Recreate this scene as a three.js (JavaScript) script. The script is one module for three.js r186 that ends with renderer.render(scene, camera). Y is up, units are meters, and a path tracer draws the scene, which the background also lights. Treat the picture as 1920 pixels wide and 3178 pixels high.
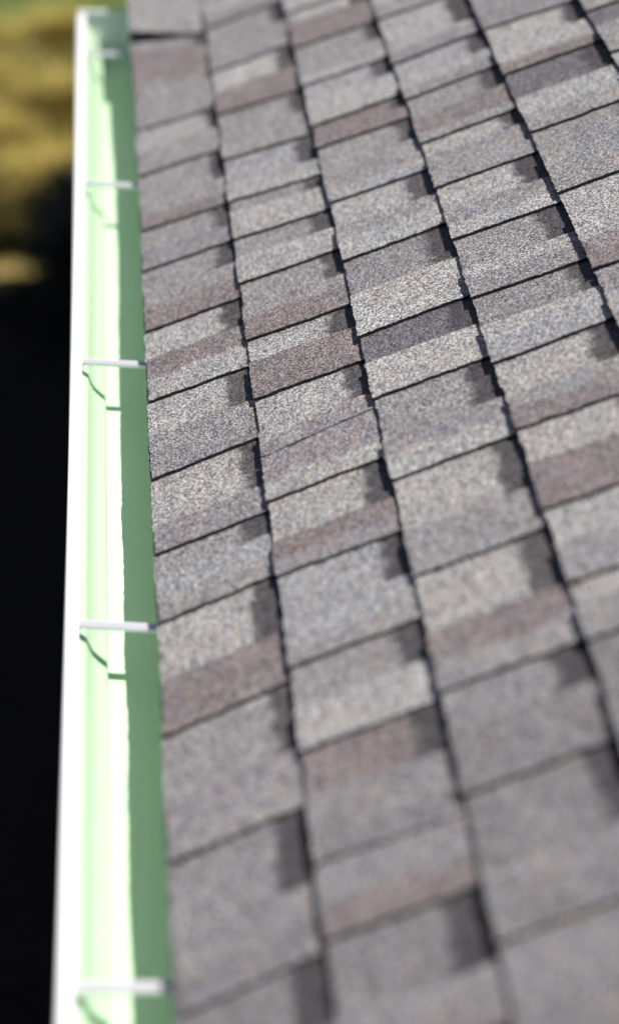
import * as THREE from 'three';
import { Sky } from 'three/addons/objects/Sky.js';
import { mergeGeometries } from 'three/addons/utils/BufferGeometryUtils.js';

// ---------------------------------------------------------------- camera, sky, sun, exposure
const scene = new THREE.Scene();
const camera = new THREE.PerspectiveCamera(25.58, 618 / 1024, 0.05, 1500);
{
  const right = new THREE.Vector3(0.98599 + 0.01, 0.037909, 0.081045);
  const down = new THREE.Vector3(-0.008456, -0.861868, 0.507061);
  const fwd = new THREE.Vector3(0.0890725, -0.505713, -0.858091);
  const m = new THREE.Matrix4().makeBasis(right, down.clone().negate(), fwd.clone().negate());
  camera.quaternion.setFromRotationMatrix(m);
  camera.position.set(-0.05111, 1.32611, 0);
}
camera.focus = 2.74;                 // shallow depth of field of a fast portrait lens
camera.userData.fStop = 1.75;
const SUN = new THREE.Vector3(0.316, 1, 0.2).normalize();
const sky = new Sky();
sky.name = 'sky'; sky.scale.setScalar(1000); sky.userData.kind = 'structure';
sky.material.uniforms.sunPosition.value.copy(SUN);
sky.material.uniforms.turbidity.value = 2.2;
sky.material.uniforms.rayleigh.value = 0.55;
sky.material.uniforms.mieCoefficient.value = 0.004;
scene.add(sky);
scene.environmentIntensity = 0.1;
const sun = new THREE.DirectionalLight(new THREE.Color().setRGB(1.0, 0.955, 0.89), 5.0);
sun.position.copy(SUN).multiplyScalar(20); sun.name = 'sun';
sun.castShadow = true; sun.shadow.mapSize.set(4096, 4096); sun.shadow.radius = 1;
Object.assign(sun.shadow.camera, { left: -12, right: 12, top: 12, bottom: -12, near: 1, far: 60 });
scene.add(sun);
const renderer = new THREE.WebGLRenderer({ antialias: true });
renderer.setSize(618, 1024);
renderer.shadowMap.enabled = true;
renderer.toneMapping = THREE.LinearToneMapping;
renderer.toneMappingExposure = 1.27;

// ---------------------------------------------------------------- helpers
let seed = 12345;
const rnd = () => { seed = (seed * 1664525 + 1013904223) >>> 0; return seed / 4294967296; };
const rr = (a, b) => a + (b - a) * rnd();
const hash = (x, y, z = 0) => { let h = Math.imul(x, 374761393) + Math.imul(y, 668265263) + Math.imul(z, 2147483647 - 58); h = Math.imul(h ^ (h >>> 13), 1274126177); h ^= h >>> 16; return (h >>> 0) / 4294967296; };
const sm = (a, b, x) => { const t = Math.min(1, Math.max(0, (x - a) / (b - a))); return t * t * (3 - 2 * t); };
function vnoise(x, y, s = 0) {
  const i = Math.floor(x), j = Math.floor(y), fx = x - i, fy = y - j, ux = fx * fx * (3 - 2 * fx), uy = fy * fy * (3 - 2 * fy);
  const a = hash(i, j, s), b = hash(i + 1, j, s), c = hash(i, j + 1, s), d = hash(i + 1, j + 1, s);
  return (a + (b - a) * ux) * (1 - uy) + (c + (d - c) * ux) * uy;
}
const fbm = (x, y, s = 0) => vnoise(x, y, s) * 0.5 + vnoise(x * 2.03, y * 2.03, s + 1) * 0.3 + vnoise(x * 4.1, y * 4.1, s + 2) * 0.2;
const lerp = (a, b, t) => a + (b - a) * t;
const mix3 = (a, b, t) => [lerp(a[0], b[0], t), lerp(a[1], b[1], t), lerp(a[2], b[2], t)];
function meta(o, label, category, group, kind) {
  if (label) o.userData.label = label;
  if (category) o.userData.category = category;
  if (group) o.userData.group = group;
  if (kind) o.userData.kind = kind;
  return o;
}
function mesh(name, g, m, parent) { const o = new THREE.Mesh(g, m); o.name = name; o.castShadow = o.receiveShadow = true; if (parent) parent.add(o); return o; }
function group(name, x = 0, y = 0, z = 0) { const g = new THREE.Group(); g.name = name; g.position.set(x, y, z); scene.add(g); return g; }

// ---------------------------------------------------------------- granule texture (mineral granules, 0.7 mm to the texel)
const TEX = 2048, TEXM = 1.4;
const granuleMean = [0, 0, 0];
const { granuleMap, granuleBump } = (() => {
  const N = TEX, cell = 2048 / 1120, G = 1120, col = new Uint8Array(N * N * 4), bump = new Uint8Array(N * N * 4);
  const jx = new Float32Array(G * G), jy = new Float32Array(G * G), R = new Float32Array(G * G), C = [new Float32Array(G * G), new Float32Array(G * G), new Float32Array(G * G)], Hh = new Float32Array(G * G);
  for (let j = 0; j < G; j++) for (let i = 0; i < G; i++) {
    const k = j * G + i; jx[k] = hash(i, j, 1); jy[k] = hash(i, j, 2);
    const r = hash(i, j, 3), v = 0.75 + 0.5 * hash(i, j, 4); let c;
    if (r < 0.22) c = [0.07, 0.055, 0.07];
    else if (r < 0.36) c = [0.24, 0.20, 0.20];
    else if (r < 0.62) c = [0.36, 0.35, 0.35];
    else if (r < 0.78) c = [0.52, 0.53, 0.56];
    else if (r < 0.915) c = [0.72, 0.73, 0.74];
    else if (r < 0.955) c = [0.82, 0.59, 0.40];
    else c = [1.0, 0.98, 0.95];
    for (let q = 0; q < 3; q++) C[q][k] = Math.min(1, c[q] * v);
    Hh[k] = hash(i, j, 5); R[k] = r > 0.91 ? 0.35 : 0;       // the light granules are a little larger
  }
  const sum = [0, 0, 0];
  for (let y = 0; y < N; y++) for (let x = 0; x < N; x++) {
    const gi = Math.floor(x / cell), gj = Math.floor(y / cell); let best = 1e9, bk = 0;
    for (let b = -1; b <= 1; b++) for (let a = -1; a <= 1; a++) {
      const i = (gi + a + G) % G, j = (gj + b + G) % G, k = j * G + i;
      const dx = (gi + a + jx[k]) * cell - x, dy = (gj + b + jy[k]) * cell - y, d = Math.sqrt(dx * dx + dy * dy) - R[k] * cell;
      if (d < best) { best = d; bk = k; }
    }
    const o = (y * N + x) * 4, h = Math.max(0, Math.min(1, 0.35 + 0.5 * Hh[bk] - 0.16 * best));
    for (let q = 0; q < 3; q++) { const l = C[q][bk]; sum[q] += l; col[o + q] = Math.round(255 * (l <= 0.0031308 ? l * 12.92 : 1.055 * Math.pow(l, 1 / 2.4) - 0.055)); }
    col[o + 3] = 255; bump[o] = bump[o + 1] = bump[o + 2] = Math.round(255 * h); bump[o + 3] = 255;
  }
  for (let q = 0; q < 3; q++) granuleMean[q] = sum[q] / (N * N);
  const mk = (d, srgb) => { const t = new THREE.DataTexture(d, N, N); t.wrapS = t.wrapT = THREE.RepeatWrapping; t.magFilter = THREE.LinearFilter; t.minFilter = THREE.LinearMipmapLinearFilter; t.generateMipmaps = true; if (srgb) t.colorSpace = THREE.SRGBColorSpace; t.needsUpdate = true; return t; };
  return { granuleMap: mk(col, true), granuleBump: mk(bump, false) };
})();

const M = {
  granule: new THREE.MeshStandardMaterial({ map: granuleMap, bumpMap: granuleBump, bumpScale: 0.0007, roughness: 0.88, vertexColors: true }),
  asphaltEdge: new THREE.MeshStandardMaterial({ color: new THREE.Color().setRGB(0.012, 0.011, 0.012), roughness: 0.9 }),
  white: new THREE.MeshStandardMaterial({ color: new THREE.Color().setRGB(0.78, 0.78, 0.78), roughness: 0.4 }),
  green: new THREE.MeshPhysicalMaterial({ color: new THREE.Color().setRGB(0.54, 0.73, 0.50), roughness: 0.5, clearcoat: 0.5, clearcoatRoughness: 0.3 }),
  alu: new THREE.MeshStandardMaterial({ color: new THREE.Color().setRGB(0.72, 0.70, 0.73), roughness: 0.36, metalness: 0.35 }),
  steel: new THREE.MeshStandardMaterial({ color: new THREE.Color().setRGB(0.5, 0.5, 0.52), roughness: 0.4, metalness: 0.8 }),
  wood: new THREE.MeshStandardMaterial({ color: new THREE.Color().setRGB(0.30, 0.22, 0.14), roughness: 0.9 }),
};

// ---------------------------------------------------------------- roof: 6-in-12 slope, u up the slope, v away along the eave, w out of the roof
const PITCH = Math.atan(0.5), CP = Math.cos(PITCH), SP = Math.sin(PITCH), E = 0.1429;
const roof = group('shingle_roof');
meta(roof, 'sloping roof of grey and brown laminated asphalt shingles to the right of the gutter', 'roof');
const toWorld = (u, v, w) => [u * CP - w * SP, u * SP + w * CP, -v];
const AMT = 0.66;                                            // photographed tone -> surface colour
const TONE = {
  L: [0.42, 0.405, 0.385], T: [0.43, 0.405, 0.375], M: [0.31, 0.293, 0.285], m: [0.27, 0.255, 0.255], P: [0.285, 0.262, 0.265],
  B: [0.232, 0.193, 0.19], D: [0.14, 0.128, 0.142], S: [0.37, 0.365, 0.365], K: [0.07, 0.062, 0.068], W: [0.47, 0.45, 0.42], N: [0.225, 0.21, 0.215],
};
const soft = (c) => [0, 1, 2].map((q) => lerp(c[q], [0.305, 0.292, 0.285][q], 0.10) * [0.985, 0.985, 1.012][q]);
for (const k in TONE) if (k !== 'K' && k !== 'N' && k !== 'B') TONE[k] = soft(TONE[k]);
const tone = (c) => [0, 1, 2].map((q) => Math.min(1, (c[q] * AMT) / granuleMean[q]));
// far-end shingles raised; taller hump behind added to widen the gutter shadow
const lift = (u, v, extra) => { const s = Math.max(0, 1 - Math.max(0, u) / 0.16); return (0.016 * sm(3.38, 3.8, v) + extra * (0.022 * sm(3.68, 3.85, v) + 0.10 * sm(3.86, 4.34, v)) * (1 - sm(4.3, 4.69, v))) * Math.pow(s, 1.3); };
const sag = (u, v) => (fbm(u * 5 + 3, v * 2.2, 40) - 0.5) * 0.0035;
const lineWave = (k, v) => (vnoise(v * 5.3, k * 7.7, 60) - 0.5) * 0.0022 + (vnoise(v * 21, k * 3.1, 61) - 0.5) * 0.0012;

// one sheet: a grid over (s up the slope, t along the eave) with thickness and dark cut edges
function sheet({ k, over = 0.014, u0 = 0.0012, vNear, vFar, top, bot, nS, nT, color, jit = 1, extra = 0, id = 0 }) {
  const P = [], UV = [], C = [], I = [];
  const ou = hash(id, k, 7), ov = hash(id, k, 8), cut = [0.022, 0.02, 0.022];
  const uAt = (s, v, e) => k * E + u0 + lineWave(k, v) * (1 - s) + s * (E + over - u0) + e;
  const pt = (s, t, wOff, jt, js) => {
    let v = lerp(vNear(s), vFar(s), t);
    if (jt) v += (hash(Math.round(s * 997), id, 21) - 0.5) * 0.0018 * jit + (vnoise(s * 9, id * 3.3, 22) - 0.5) * 0.0022 * jit;
    const ju = js ? ((hash(Math.round(v * 1300), id, 23) - 0.5) * 0.0016 + (vnoise(v * 70, id * 1.7 + k, 24) - 0.5) * 0.0022) * jit : 0;
    let u = uAt(s, v, ju); const sE = (u - k * E) / E;
    u += lift(u, v, extra) * 0.2;
    const w = (wOff ? bot(sE) : top(sE)) + sag(u, v) + lift(u, v, extra) + (wOff ? 0 : (vnoise(u * 60, v * 60, 71) - 0.5) * 0.0005 * jit);
    return { p: toWorld(u, v, w), u, v, sE };
  };
  const push = (q, c) => { P.push(...q.p); UV.push(q.v / TEXM + ou, q.u / TEXM + ov); C.push(...c); return P.length / 3 - 1; };
  for (let i = 0; i <= nS; i++) for (let j = 0; j <= nT; j++) {
    const q = pt(i / nS, j / nT, 0, j === 0 || j === nT, i === 0);
    push(q, tone(color(q.sE, q.v, q.u)));
  }
  const id0 = (i, j) => i * (nT + 1) + j;
  for (let i = 0; i < nS; i++) for (let j = 0; j < nT; j++) I.push(id0(i, j), id0(i + 1, j), id0(i, j + 1), id0(i + 1, j), id0(i + 1, j + 1), id0(i, j + 1));
  const skirt = (list) => {
    let prev = null;
    for (const [s, t, jt, js] of list) {
      const a = push(pt(s, t, 0, jt, js), cut), b = push(pt(s, t, 1, jt, js), cut);
      if (prev) I.push(prev[0], a, prev[1], a, b, prev[1]);
      prev = [a, b];
    }
  };
  skirt(Array.from({ length: nT + 1 }, (_, j) => [0, j / nT, j === 0 || j === nT, true]));
  skirt(Array.from({ length: nS + 1 }, (_, i) => [1 - i / nS, 0, true, i === nS]));
  skirt(Array.from({ length: nS + 1 }, (_, i) => [i / nS, 1, true, i === 0]));
  const nb = Math.max(1, extra ? nT : Math.round(nT / 8)), b0 = P.length / 3, rows = extra ? nS : 1;
  for (let i = 0; i <= rows; i++) for (let j = 0; j <= nb; j++) push(pt(i / rows, j / nb, 1, false, false), cut);
  for (let i = 0; i < rows; i++) for (let j = 0; j < nb; j++) { const a = b0 + i * (nb + 1) + j, b = a + nb + 1; I.push(a, a + 1, b, a + 1, b + 1, b); }
  const g = new THREE.BufferGeometry();
  g.setAttribute('position', new THREE.Float32BufferAttribute(P, 3));
  g.setAttribute('uv', new THREE.Float32BufferAttribute(UV, 2));
  g.setAttribute('color', new THREE.Float32BufferAttribute(C, 3));
  g.setIndex(I); g.computeVertexNormals();
  return g;
}
// Each course, from the far end to the near end: [v at the lower end of the joint, v at its upper end, v where the gap ends, colour of the gap, colour of the next tab, colour of that tab's near side].
// A tab ends at each joint; the recessed gap follows it.
const COURSES = [
  { first: 'T', j: [
    [3.835, 3.772, 3.71, 'm', 'B', 'M'], [3.440, 3.416, 3.328, 'L', 'M', 'M'], [3.253, 3.237, 3.123, 'M', 'M', 'B'], [3.041, 3.024, 2.946, 'M', 'm', 'P'],
    [2.898, 2.896, 2.818, 'M', 'M', 'B'], [2.702, 2.707, 2.623, 'L', 'B', 'L'], [2.505, 2.505, 2.414, 'L', 'M', 'P'], [2.311, 2.321, 2.208, 'T', 'P', 'P'],
    [2.141, 2.150, 2.101, 'M', 'S', 'M'], [2.003, 2.018, 1.908, 'T', 'B', 'B'], [1.799, 1.824, 1.714, 'M', 'P', 'M'], [1.605, 1.625, 1.518, 'S', 'L', 'M'], [1.405, 1.428, 1.340, 'M', 'M', 'B']] },
  { first: 'T', j: [
    [3.772, 3.768, 3.658, 'M', 'M', 'M'], [3.550, 3.542, 3.438, 'W', 'B', 'B'], [3.353, 3.324, 3.229, 'M', 'M', 'M'], [3.163, 3.135, 3.034, 'S', 'L', 'L'], [3.004, 2.977, 2.931, 'M', 'L', 'T'],
    [2.870, 2.851, 2.786, 'M', 'L', 'T'], [2.725, 2.718, 2.641, 'M', 'M', 'B'], [2.554, 2.550, 2.485, 'L', 'B', 'B'], [2.393, 2.394, 2.307, 'L', 'L', 'P'],
    [2.248, 2.273, null, '', 'P', 'L'], [2.149, 2.156, 2.068, 'T', 'B', 'P'], [1.995, 1.998, 1.912, 'S', 'S', 'M'], [1.826, 1.833, 1.762, 'M', 'L', 'T'],
    [1.688, 1.694, 1.619, 'B', 'L', 'M'], [1.523, 1.525, null, '', 'S', 'B'], [1.425, 1.431, 1.336, 'M', 'S', 'B'], [1.262, 1.268, 1.19, 'M', 'M', 'M']] },
  { first: 'L', j: [
    [3.662, 3.640, 3.575, 'L', 'B', 'B'], [3.485, 3.470, 3.384, 'M', 'M', 'L'], [3.309, 3.298, 3.225, 'S', 'L', 'T'], [3.137, 3.134, 3.085, 'B', 'B', 'B'], [3.049, 3.039, 2.956, 'M', 'M', 'S'],
    [2.846, 2.839, 2.752, 'L', 'M', 'L'], [2.655, 2.655, 2.548, 'm', 'T', 'W'], [2.436, 2.436, 2.358, 'D', 'W', 'L'], [2.272, 2.273, 2.173, 'M', 'P', 'L'],
    [2.084, 2.089, 1.978, 'T', 'M', 'M'], [1.890, 1.896, 1.792, 'T', 'B', 'M'], [1.691, 1.695, 1.632, 'S', 'M', 'M'], [1.536, 1.543, 1.44, 'M', 'S', 'M'], [1.346, 1.353, 1.27, 'T', 'M', 'M']] },
  { first: 'P', j: [
    [3.440, 3.425, 3.289, 'L', 'L', 'm'], [3.230, 3.231, 3.151, 'S', 'L', 'M'], [3.077, 3.079, 2.999, 'M', 'B', 'M'], [2.906, 2.901, 2.845, 'T', 'M', 'M'], [2.746, 2.742, 2.656, 'L', 'M', 'L'],
    [2.578, 2.571, 2.477, 'M', 'L', 'P'], [2.405, 2.399, 2.320, 'm', 'L', 'S'], [2.234, 2.238, 2.152, 'T', 'M', 'B'], [2.078, 2.076, 2.00, 'T', 'B', 'B'],
    [1.911, 1.909, 1.84, 'L', 'M', 'M'], [1.773, 1.773, 1.735, 'T', 'M', 'M'], [1.676, 1.676, 1.60, 'M', 'M', 'L']] },
  { first: 'P', j: [
    [3.400, 3.39, 3.31, 'M', 'P', 'm'], [3.200, 3.183, 3.094, 'T', 'T', 'B'], [3.004, 3.001, 2.899, 'D', 'L', 'M'], [2.783, 2.778, 2.70, 'M', 'M', 'M'], [2.577, 2.575, 2.50, 'L', 'L', 'B'],
    [2.346, 2.344, 2.27, 'P', 'L', 'M']] },
  { first: 'M', j: [[3.40, 3.40, 3.31, 'M', 'M', 'M'], [3.092, 3.088, 3.02, 'D', 'M', 'M'], [2.918, 2.915, 2.84, 'L', 'M', 'M']] },
  { first: 'M', j: [[3.2, 3.2, 3.12, 'L', 'B', 'M']] },
];
const KEYS = ['L', 'M', 'M', 'S', 'B', 'T', 'P', 'm', 'L'];
const pick = () => KEYS[Math.floor(rnd() * KEYS.length)];
const W_TOP = (sE) => 0.0062 - 0.0108 * sE, TAB_TOP = (sE) => 0.0109 - 0.0112 * sE, W_BOT = (sE) => (sE < 0.1 ? 0.0000 : -0.0052 - 0.001 * sE);
const VFAR = 4.7, VNEAR = 0.95;
let uid = 1;
COURSES.forEach((course, k) => {
  const js = course.j.map((a) => ({ l: a[0], u: a[1], g: a[2] ?? a[1] - 0.0035, gap: a[2] === null ? null : a[3], tab: a[4], near: a[5], traced: true }));
  // on towards both ends in the same manner
  while (js[js.length - 1].g > VNEAR) { const v = js[js.length - 1].g - rr(0.06, 0.13), g = v - rr(0.06, 0.1); js.push({ l: v, u: v, g, gap: pick(), tab: pick(), near: pick() }); }
  while (k > 0 && js[0].u < VFAR - 0.15) { const g = js[0].u + rr(0.07, 0.13), v = g + rr(0.06, 0.1); js.unshift({ l: v, u: v, g, gap: pick(), tab: js[0].was || course.first, near: pick(), was: pick() }); }
  const first = k === 0 ? 'M' : pick();
  for (const j of js) { if (j.l < 1.75) { const dk = { L: 'm', T: 'm', S: 'm', M: 'N', W: 'M', m: 'N', P: 'N', B: 'B', D: 'D', '': '' }; if (j.gap) j.gap = dk[j.gap]; j.tab = dk[j.tab]; j.near = dk[j.near]; }  // nearest shingles toned down to darken the foreground
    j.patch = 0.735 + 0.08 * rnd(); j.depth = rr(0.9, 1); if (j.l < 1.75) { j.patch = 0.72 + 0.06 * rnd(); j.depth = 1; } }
  const jointV = (j) => (s) => lerp(j.l, j.u, Math.min(1, s));
  const gapV = (j) => (s) => lerp(j.g + (j.l - j.u), j.g, Math.min(1, s));
  const gapColor = (sE, v) => {
    for (const j of js) {
      if (v > jointV(j)(sE) + 0.001 || v < gapV(j)(sE) - 0.012 || !j.gap) continue;
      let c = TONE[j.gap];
      const n = fbm(sE * 6, v * 45, k * 5 + 90) - 0.5, n2 = vnoise(sE * 38, v * 300, k + 91) - 0.5;
      c = mix3(c, TONE.N, Math.max(0, n * 1.2)); c = mix3(c, TONE.T, Math.max(0, -n * 0.7));
      const edge = j.patch + n * 0.16 + n2 * 0.05, far = sm(gapV(j)(sE) - 0.004, gapV(j)(sE) + 0.002, v);
      return mix3(c, TONE.K, sm(edge - 0.035, edge + 0.035, sE) * j.depth * far);
    }
    return TONE.m;
  };
  // shingles are three joints long; their laps fall at the joints
  let vTop = VFAR + 0.06, a = 0;
  while (a < js.length) {
    const b = Math.min(js.length - 1, a + 2), end = js[b];
    const vn = b === js.length - 1 ? (() => VNEAR - 0.15) : jointV(end);
    const vt = vTop, vf = typeof vt === 'number' ? () => vt : vt;
    const len = vf(0) - vn(0);
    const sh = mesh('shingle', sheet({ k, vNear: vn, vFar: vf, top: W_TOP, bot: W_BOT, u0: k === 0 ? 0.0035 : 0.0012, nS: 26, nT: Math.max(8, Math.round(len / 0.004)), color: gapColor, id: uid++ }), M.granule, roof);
    for (let i = a; i <= b; i++) {
      const prev = js[i - 1], j = js[i], tn = prev ? prev.tab : first, nn = prev ? prev.near : first;
      const far = prev ? gapV(prev) : () => VFAR, near = jointV(j);
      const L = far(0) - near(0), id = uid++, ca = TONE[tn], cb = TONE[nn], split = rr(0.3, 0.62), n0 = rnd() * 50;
      const color = (sE, v) => {
        const t = (v - near(sE)) / L, n = fbm(sE * 5 + n0, v * 30, 120) - 0.5, n2 = vnoise(sE * 40, v * 300 + n0, 121) - 0.5;
        let c = mix3(cb, ca, sm(split - 0.10, split + 0.10, t + n * 0.35 + n2 * 0.1));
        c = mix3(c, TONE.N, Math.max(0, n * 1.25)); c = mix3(c, TONE.T, Math.max(0, -n * 0.9));
        const h = fbm(sE * 4 + n0 * 2, v * 26 + 7, 130) - 0.5; c = [c[0] * (1 + h * 0.10), c[1] * (1 - h * 0.02), c[2] * (1 - h * 0.12)];
        return c;
      };
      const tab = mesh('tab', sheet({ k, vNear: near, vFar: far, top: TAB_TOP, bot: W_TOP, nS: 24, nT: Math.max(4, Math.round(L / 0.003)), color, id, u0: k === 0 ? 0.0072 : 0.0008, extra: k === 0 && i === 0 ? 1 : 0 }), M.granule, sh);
      if (tn === 'D') tab.userData.label = 'dark bluish tab';
    }
    vTop = jointV(end); const keep = end; vTop = (s) => lerp(keep.l, keep.u, Math.min(1, s)) - 0.0006;
    a = b + 1;
  }
  course.js = js;
});
// shingles outside the view: the rest of the slope up to the ridge, and both ways along the eave
{
  const list = [];
  const ROOFLO = -3, ROOFHI = 8.25;
  const strip = (k, v0, v1) => {
    list.push(sheet({ k, vNear: () => v0, vFar: () => v1, top: W_TOP, bot: W_BOT, nS: 3, nT: Math.max(2, Math.round((v1 - v0) / 0.05)), color: (s) => (s > 0.82 ? TONE.K : TONE.M), id: uid++, jit: 0 }));
    for (let v = v1; v > v0 + 0.1;) {
      const L = rr(0.09, 0.16), n = Math.max(v0, v - L), c = TONE[pick()];
      list.push(sheet({ k, vNear: () => n, vFar: () => v, top: TAB_TOP, bot: W_TOP, nS: 2, nT: 3, color: () => c, id: uid++, u0: 0.0008, jit: 0 }));
      v = n - rr(0.05, 0.1);
    }
  };
  for (let k = 0; k < 20; k++) {
    if (k < COURSES.length) { strip(k, ROOFLO, VNEAR - 0.16); strip(k, VFAR + 0.07, ROOFHI); } else strip(k, ROOFLO, ROOFHI);
  }
  meta(mesh('shingle_field', mergeGeometries(list), M.granule, roof), null, null, null, 'stuff');
  // starter course under the eave edge
  const st = sheet({ k: 0, u0: 0.0012, over: -0.1, vNear: () => ROOFLO, vFar: () => ROOFHI, top: () => -0.0002, bot: () => -0.0045, nS: 2, nT: 3400, color: () => TONE.K, id: uid++, jit: 1.2 });
  mesh('starter_strip', st, M.granule, roof);
  // deck, back slope, fascia, soffit, drip edge
  const U1 = 20 * E + 0.01, len = ROOFHI - ROOFLO, zc = -(ROOFHI + ROOFLO) / 2;
  const slabAt = (u0, u1, w0, w1, flip) => {
    const s = new THREE.Shape(); const c = [[u0, w0], [u1, w0], [u1, w1], [u0, w1]].map(([u, w]) => toWorld(u, 0, w));
    const rx = toWorld(U1, 0, 0)[0]; c.forEach((p, i) => (i ? s.lineTo(flip ? 2 * rx - p[0] : p[0], p[1]) : s.moveTo(flip ? 2 * rx - p[0] : p[0], p[1]))); s.closePath();
    const g = new THREE.ExtrudeGeometry(s, { depth: len, bevelEnabled: false }); g.translate(0, 0, -ROOFHI); return g;
  };
  mesh('roof_deck', slabAt(0.016, U1, -0.024, -0.0075, false), M.wood, roof);
  const back = slabAt(0.016, U1, -0.024, 0.002, true);
  back.setAttribute('color', new THREE.Float32BufferAttribute(new Array(back.attributes.position.count * 3).fill(0).map((_, i) => tone(TONE.M)[i % 3]), 3));
  mesh('back_slope', back, M.granule, roof);
  const fas = new THREE.BoxGeometry(0.02, 0.15, len); fas.translate(0.034, -0.098, zc); mesh('fascia', fas, M.white, roof);
  const sof = new THREE.BoxGeometry(0.36, 0.012, len); sof.translate(0.225, -0.166, zc); mesh('soffit', sof, M.white, roof);
  const cap = new THREE.BoxGeometry(0.2, 0.012, len); const rp = toWorld(U1, 0, 0.012); cap.translate(rp[0], rp[1] + 0.01, zc);
  cap.setAttribute('color', new THREE.Float32BufferAttribute(new Array(cap.attributes.position.count * 3).fill(0).map((_, i) => tone(TONE.m)[i % 3]), 3));
  mesh('ridge_cap', cap, M.granule, roof);
  // gable triangles and walls of the house under the roof
  const wall = group('house_wall', 0.4, -2.7, zc);
  meta(wall, 'pale house wall under the roof eave behind the gutter', 'wall', null, 'structure');
  const sidingMat = new THREE.MeshStandardMaterial({ color: new THREE.Color().setRGB(0.55, 0.53, 0.48), roughness: 0.7 });
  const depth = 2 * (rp[0] - 0.4), fr = [];
  for (let i = 0; i < 17; i++) {
    const y = i * 0.15, g = new THREE.BoxGeometry(0.02, 0.146, len - 0.4); g.rotateZ(0.06); g.translate(0, y + 0.075, 0); fr.push(g);
  }
  fr.forEach((g) => mesh('siding_board', g, sidingMat, wall));
  const body = new THREE.BoxGeometry(depth - 0.06, 2.53, len - 0.44); body.translate(depth / 2 + 0.0, 1.27, 0); mesh('wall_core', body, sidingMat, wall);
  const tri = new THREE.Shape(); tri.moveTo(-0.25, 2.54); tri.lineTo(depth + 0.25, 2.54); tri.lineTo(depth / 2, 2.54 + (depth / 2 + 0.25) * 0.5); tri.closePath();
  for (const z of [-len / 2 + 0.2, len / 2 - 0.23]) { const g = new THREE.ExtrudeGeometry(tri, { depth: 0.03, bevelEnabled: false }); g.translate(0, 0, z); mesh('gable', g, sidingMat, wall); }
}

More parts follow.
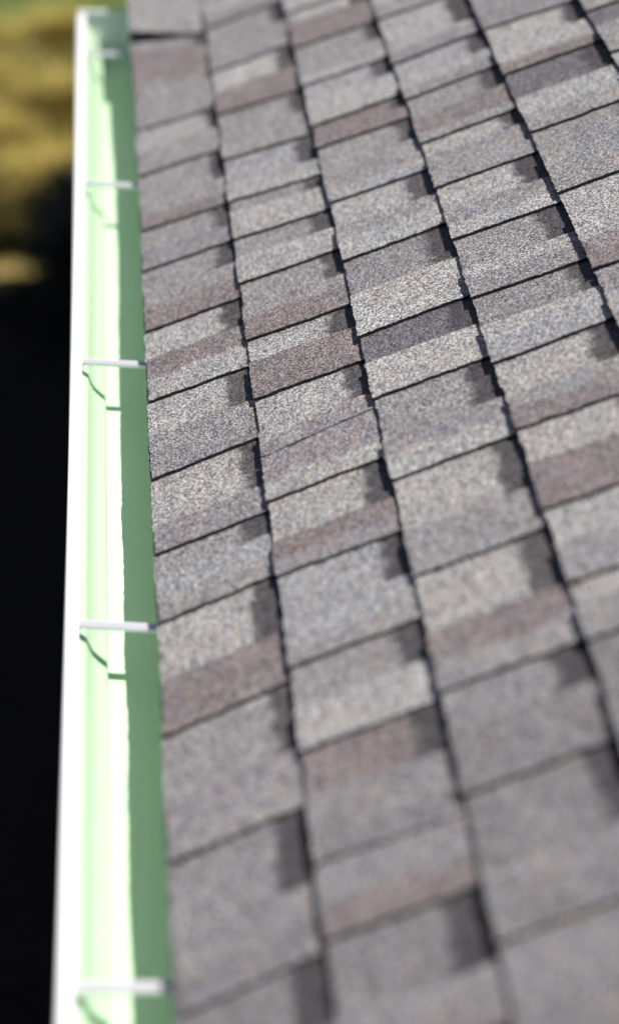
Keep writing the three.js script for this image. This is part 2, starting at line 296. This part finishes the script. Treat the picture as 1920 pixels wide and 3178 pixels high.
// ---------------------------------------------------------------- gutter
{
  const gutter = group('gutter', 0, 0, 0);
  meta(gutter, 'white metal rain gutter with pale green inside running along the roof edge', 'gutter');
  const Z0 = -4.115, Z1 = 1.0;
  const inner = [[0.0225, -0.013], [0.0225, -0.0955], [0.0215, -0.0970], [-0.0505, -0.0970], [-0.0522, -0.0955], [-0.0530, -0.0835], [-0.0545, -0.0797], [-0.0580, -0.0765], [-0.0640, -0.0705], [-0.0690, -0.0640], [-0.0722, -0.0565], [-0.0760, -0.0455], [-0.0830, -0.0400], [-0.0900, -0.0370], [-0.0952, -0.0335], [-0.0960, -0.0310], [-0.0960, -0.0190]];
  const thick = (pts, t) => {
    const n = pts.length, out = [];
    for (let i = 0; i < n; i++) {
      const a = pts[Math.max(0, i - 1)], b = pts[Math.min(n - 1, i + 1)], dx = b[0] - a[0], dy = b[1] - a[1], l = Math.hypot(dx, dy);
      out.push([pts[i][0] + (dy / l) * t, pts[i][1] - (dx / l) * t]);
    }
    return out;
  };
  // extrude an open strip of metal of the given thickness, with slight waviness along its length
  const strip = (pts, t, z0, z1, n = 60) => {
    const o = thick(pts, t), ring = [...pts, ...o.slice().reverse()], m = ring.length, P = [], I = [];
    
    for (let j = 0; j <= n; j++) {
      const z = lerp(z1, z0, j / n), wx = (vnoise(z * 1.3, 3, 200) - 0.5) * 0.0016, wy = (vnoise(z * 1.1, 9, 201) - 0.5) * 0.0014;
      for (const p of ring) P.push(p[0] + wx * (p[0] < 0 ? 1 : 0), p[1] + wy * (p[0] < 0 ? 1 : 0), z);
    }
    for (let j = 0; j < n; j++) for (let i = 0; i < m; i++) { const a = j * m + i, b = j * m + (i + 1) % m, c = a + m, d = b + m; I.push(a, c, b, b, c, d); }
    const g = new THREE.BufferGeometry(); g.setAttribute('position', new THREE.Float32BufferAttribute(P, 3)); g.setIndex(I);
    const q = g.toNonIndexed(); q.computeVertexNormals(); return q;
  };
  mesh('trough', strip(inner, -0.0006, Z0, Z1), M.green, gutter);
  mesh('outer_face', strip(thick(inner, -0.0008), -0.0006, Z0, Z1), M.white, gutter);
  mesh('lip', strip([[-0.0980, -0.0330], [-0.0980, -0.0182], [-0.0973, -0.0168], [-0.0958, -0.0160], [-0.0856, -0.0160], [-0.0846, -0.0166], [-0.0842, -0.0178], [-0.0846, -0.0190], [-0.0858, -0.0193], [-0.0945, -0.0193]], -0.0009, Z0, Z1), M.white, gutter);
  // end caps: a sheet of the profile's shape with a folded rim
  const capShape = new THREE.Shape(); capShape.moveTo(0.0235, -0.012); for (const p of thick(inner, -0.0016)) capShape.lineTo(p[0], p[1]);
  capShape.lineTo(-0.0982, -0.0165); capShape.lineTo(-0.097, -0.0128); capShape.closePath();
  for (const [z, s] of [[Z0, 1], [Z1, -1]]) {
    const parts = []; const g = new THREE.ExtrudeGeometry(capShape, { depth: 0.001, bevelEnabled: false }); g.translate(0, 0, z - (s > 0 ? 0.001 : 0)); parts.push(g);
    const rim = new THREE.BoxGeometry(0.124, 0.003, 0.009, 1, 1, 1); rim.translate(-0.0365, -0.0108, z + s * 0.0025); parts.push(rim.toNonIndexed());
    mesh('end_cap', mergeGeometries(parts.map((q) => { q.deleteAttribute('uv'); return q; })), M.white, gutter);
  }
  // hidden hangers: ribbed bars from the lip to the fascia
  const prof = new THREE.Shape();
  [[-0.0084, -0.0034], [-0.0084, 0.0000], [-0.0076, 0.0012], [-0.0052, 0.0012], [-0.0040, -0.0012], [-0.0008, -0.0012], [0.0006, 0.0012], [0.0074, 0.0012], [0.0084, 0.0000], [0.0084, -0.0034], [0.0074, -0.0034], [0.0074, 0.0], [0.0010, 0.0], [-0.0004, -0.0024], [-0.0044, -0.0024], [-0.0056, 0.0], [-0.0074, 0.0], [-0.0074, -0.0034]].forEach((p, i) => (i ? prof.lineTo(...p) : prof.moveTo(...p)));
  prof.closePath();
  const barG = new THREE.ExtrudeGeometry(prof, { depth: 0.1185, bevelEnabled: false }); barG.rotateY(Math.PI / 2); barG.translate(-0.094, 0, 0);
  const clip = new THREE.BoxGeometry(0.012, 0.012, 0.016); clip.translate(-0.0885, -0.0062, 0);
  const hangerG = mergeGeometries([barG.toNonIndexed(), clip.toNonIndexed()]);
  const screwG = mergeGeometries([new THREE.CylinderGeometry(0.0042, 0.0042, 0.003, 6).rotateZ(Math.PI / 2).translate(0.0165, -0.0085, 0), new THREE.CylinderGeometry(0.0018, 0.0018, 0.012, 8).rotateZ(Math.PI / 2).translate(0.0195, -0.0085, 0)]);
  for (const [z, t] of [[-3.907, -0.05], [-3.292, -0.15], [-2.675, -0.12], [-2.043, -0.13], [-1.478, -0.05], [-0.87, -0.06], [-0.26, 0], [0.35, 0.04]]) {
    const h = mesh('hanger', hangerG, M.alu, gutter); h.position.set(0, -0.0212, z); h.rotation.y = t; h.scale.z = 0.75;
    mesh('screw', screwG, M.steel, h);
  }
  // loose granules washed into the gutter
  const gr = new THREE.InstancedMesh(new THREE.DodecahedronGeometry(0.0007), M.asphaltEdge, 14); gr.name = 'loose_granules';
  const mt = new THREE.Matrix4();
  for (let i = 0; i < 14; i++) { const s = rr(0.5, 1.3); mt.makeScale(s, s * 0.7, s); mt.setPosition(rr(-0.05, 0.02), -0.0966, -rr(1.3, 3.9)); gr.setMatrixAt(i, mt); }
  meta(gr, 'dark roof granules lying in the bottom of the gutter', 'granules', null, 'stuff'); scene.add(gr);
}

// ---------------------------------------------------------------- ground and plants below
const GY = -2.7;
const patchTex = (() => {
  const N = 512, d = new Uint8Array(N * N * 4);
  for (let y = 0; y < N; y++) for (let x = 0; x < N; x++) {
    const t = 0.55 + 0.45 * hash(x, y, 300), u = 0.6 + 0.6 * (vnoise(x / 8, y / 8, 301) * 0.6 + vnoise(x / 32, y / 32, 302) * 0.4), o = (y * N + x) * 4, l = Math.min(1, t * u);
    d[o] = d[o + 1] = d[o + 2] = Math.round(255 * Math.pow(l, 1 / 2.2)); d[o + 3] = 255;
  }
  const t = new THREE.DataTexture(d, N, N); t.wrapS = t.wrapT = THREE.RepeatWrapping; t.magFilter = THREE.LinearFilter; t.colorSpace = THREE.SRGBColorSpace; t.needsUpdate = true; return t;
})();
{
  const GOLD = [0.44, 0.33, 0.10], OLIVE = [0.13, 0.11, 0.022], GREEN = [0.085, 0.13, 0.018];
  const g = new THREE.PlaneGeometry(600, 600, 300, 300); g.rotateX(-Math.PI / 2);
  const P = g.attributes.position, C = [], UV = g.attributes.uv;
  for (let i = 0; i < P.count; i++) {           // finer cells near the house
    for (const a of ['X', 'Z']) { const q = P['get' + a](i) / 300; P['set' + a](i, Math.sign(q) * Math.pow(Math.abs(q), 2.6) * 300 + (a === 'Z' ? -9 : 0)); }
    const x = P.getX(i), z = P.getZ(i), n = fbm(x * 1.1 + 5, z * 0.8, 310), n2 = fbm(x * 3 + 9, z * 2.2, 312);
    const dry = sm(-11.9, -10.9, z + (n - 0.5) * 1.8);
    C.push(...mix3(GREEN, mix3(OLIVE, GOLD, sm(0.3, 0.62, n2)), dry)); UV.setXY(i, x / 2.2, z / 2.2);
  }
  g.setAttribute('color', new THREE.Float32BufferAttribute(C, 3)); g.computeVertexNormals();
  const lawn = mesh('ground', g, new THREE.MeshStandardMaterial({ map: patchTex, vertexColors: true, roughness: 0.95 }), scene); lawn.position.y = GY; lawn.userData.kind = 'structure';
  const s = new THREE.Shape(); s.moveTo(-3.6, -6); s.lineTo(0.38, -6); s.lineTo(0.38, 9.2); s.lineTo(-0.1, 9.1); s.lineTo(-0.55, 8.6); s.lineTo(-3.6, 8.2); s.closePath();
  const dg = new THREE.ShapeGeometry(s); dg.rotateX(-Math.PI / 2); { const u = dg.attributes.uv, p = dg.attributes.position; for (let i = 0; i < p.count; i++) u.setXY(i, p.getX(i) / 2, p.getZ(i) / 2); }
  const drive = mesh('driveway', dg, new THREE.MeshPhysicalMaterial({ map: patchTex, color: new THREE.Color().setRGB(0.013, 0.0105, 0.0075), roughness: 0.95, specularIntensity: 0.3 }), scene);
  drive.position.y = GY + 0.004; drive.userData.kind = 'structure';

  // dry grass clumps
  const blade = (n, H, R, cols) => {
    const Pp = [], Cc = [], Ii = [];
    for (let i = 0; i < n; i++) {
      const a = rnd() * 6.283, r0 = R * 0.35 * Math.sqrt(rnd()), h = H * rr(0.55, 1), lean = rr(0.15, 0.9) * R * 1.6, b = a + rr(-0.6, 0.6), w = rr(0.004, 0.009), c = cols[Math.floor(rnd() * cols.length)], k0 = Pp.length / 3;
      for (let j = 0; j <= 4; j++) {
        const t = j / 4, x = Math.cos(a) * r0 + Math.cos(b) * lean * t * t, z = Math.sin(a) * r0 + Math.sin(b) * lean * t * t, y = h * (t - 0.35 * t * t * t), ww = w * (1 - t * 0.9);
        Pp.push(x - Math.sin(b) * ww, y, z + Math.cos(b) * ww, x + Math.sin(b) * ww, y, z - Math.cos(b) * ww); Cc.push(...c, ...c);
        if (j) { const k = k0 + j * 2; Ii.push(k - 2, k - 1, k, k - 1, k + 1, k); }
      }
    }
    const q = new THREE.BufferGeometry(); q.setAttribute('position', new THREE.Float32BufferAttribute(Pp, 3)); q.setAttribute('color', new THREE.Float32BufferAttribute(Cc, 3)); q.setIndex(Ii); q.computeVertexNormals(); return q;
  };
  const leafMat = new THREE.MeshStandardMaterial({ vertexColors: true, roughness: 0.8, side: THREE.DoubleSide });
  const clumpG = blade(1000, 0.52, 0.19, [[0.36, 0.275, 0.09], [0.29, 0.215, 0.055], [0.20, 0.17, 0.03], [0.11, 0.125, 0.02]]);
  const dryGrass = new THREE.InstancedMesh(clumpG, leafMat, 64); dryGrass.name = 'dry_grass';
  const gm = new THREE.Matrix4(), gq = new THREE.Quaternion(), up = new THREE.Vector3(0, 1, 0);
  for (let i = 0; i < 64; i++) { const q = rr(0.55, 1.15); gm.compose(new THREE.Vector3(-0.02 - rnd() * 1.3, GY, -8.85 - 2.5 * rnd()), gq.setFromAxisAngle(up, rnd() * 6.28), new THREE.Vector3(q, q, q)); dryGrass.setMatrixAt(i, gm); const c = rnd(); dryGrass.setColorAt(i, new THREE.Color().setRGB(...(c < 0.25 ? [0.32, 0.45, 0.28] : c < 0.42 ? [0.6, 0.62, 0.4] : [1.45, 1.35, 1.15]))); }
  meta(dryGrass, 'golden dry grass on the lawn far below the end of the gutter', 'dry grass', null, 'stuff'); scene.add(dryGrass);
  // a dark evergreen shrub by the wall
  const shrub = (name, x, z, H, R, label, c0, c1, grp) => {
    const o = group(name, x, GY, z); meta(o, label, 'shrub', grp);
    const Pp = [], Cc = [], Ii = [], tr = [];
    for (let i = 0; i < 6; i++) {
      const a = i * 1.05 + rnd(), e = new THREE.Vector3(Math.cos(a) * R * 0.6, H * rr(0.55, 0.85), Math.sin(a) * R * 0.6);
      tr.push(new THREE.TubeGeometry(new THREE.CatmullRomCurve3([new THREE.Vector3(0, 0, 0), new THREE.Vector3(e.x * 0.35, e.y * 0.5, e.z * 0.35), e]), 8, 0.012, 6));
    }
    mesh('trunk', mergeGeometries(tr), M.wood, o);
    for (let i = 0; i < 5200; i++) {
      const a = rnd() * 6.283, cy = rr(-1, 1), rad = Math.pow(rnd(), 0.4), q = Math.sqrt(1 - cy * cy), lump = 0.72 + 0.5 * fbm(a * 1.6 + 4, cy * 2.5, 330);
      const px = Math.cos(a) * q * R * rad * lump, pz = Math.sin(a) * q * R * rad * lump, py = H * (0.53 + 0.47 * cy * rad * Math.min(1, lump)), s = rr(0.014, 0.032), th = rnd() * 6.28, ph = rr(-0.9, 0.9), k = Pp.length / 3;
      const d = [Math.cos(th) * Math.cos(ph), Math.sin(ph), Math.sin(th) * Math.cos(ph)], e = [-Math.sin(th), 0, Math.cos(th)], c = mix3(c0, c1, rnd());
      Pp.push(px, py, pz, px + (d[0] + e[0] * 0.5) * s, py + d[1] * s, pz + (d[2] + e[2] * 0.5) * s, px + d[0] * 2.2 * s, py + d[1] * 2.2 * s, pz + d[2] * 2.2 * s, px + (d[0] - e[0] * 0.5) * s, py + d[1] * s, pz + (d[2] - e[2] * 0.5) * s);
      for (let r = 0; r < 4; r++) Cc.push(...c); Ii.push(k, k + 1, k + 2, k, k + 2, k + 3);
    }
    const f = new THREE.BufferGeometry(); f.setAttribute('position', new THREE.Float32BufferAttribute(Pp, 3)); f.setAttribute('color', new THREE.Float32BufferAttribute(Cc, 3)); f.setIndex(Ii); f.computeVertexNormals();
    mesh('foliage', f, leafMat, o);
  };
  shrub('evergreen_shrub', -0.02, -8.42, 0.72, 0.40, 'dark evergreen shrub beside the house wall where the golden grass begins', [0.008, 0.011, 0.006], [0.018, 0.022, 0.009]);
}
renderer.render(scene, camera);
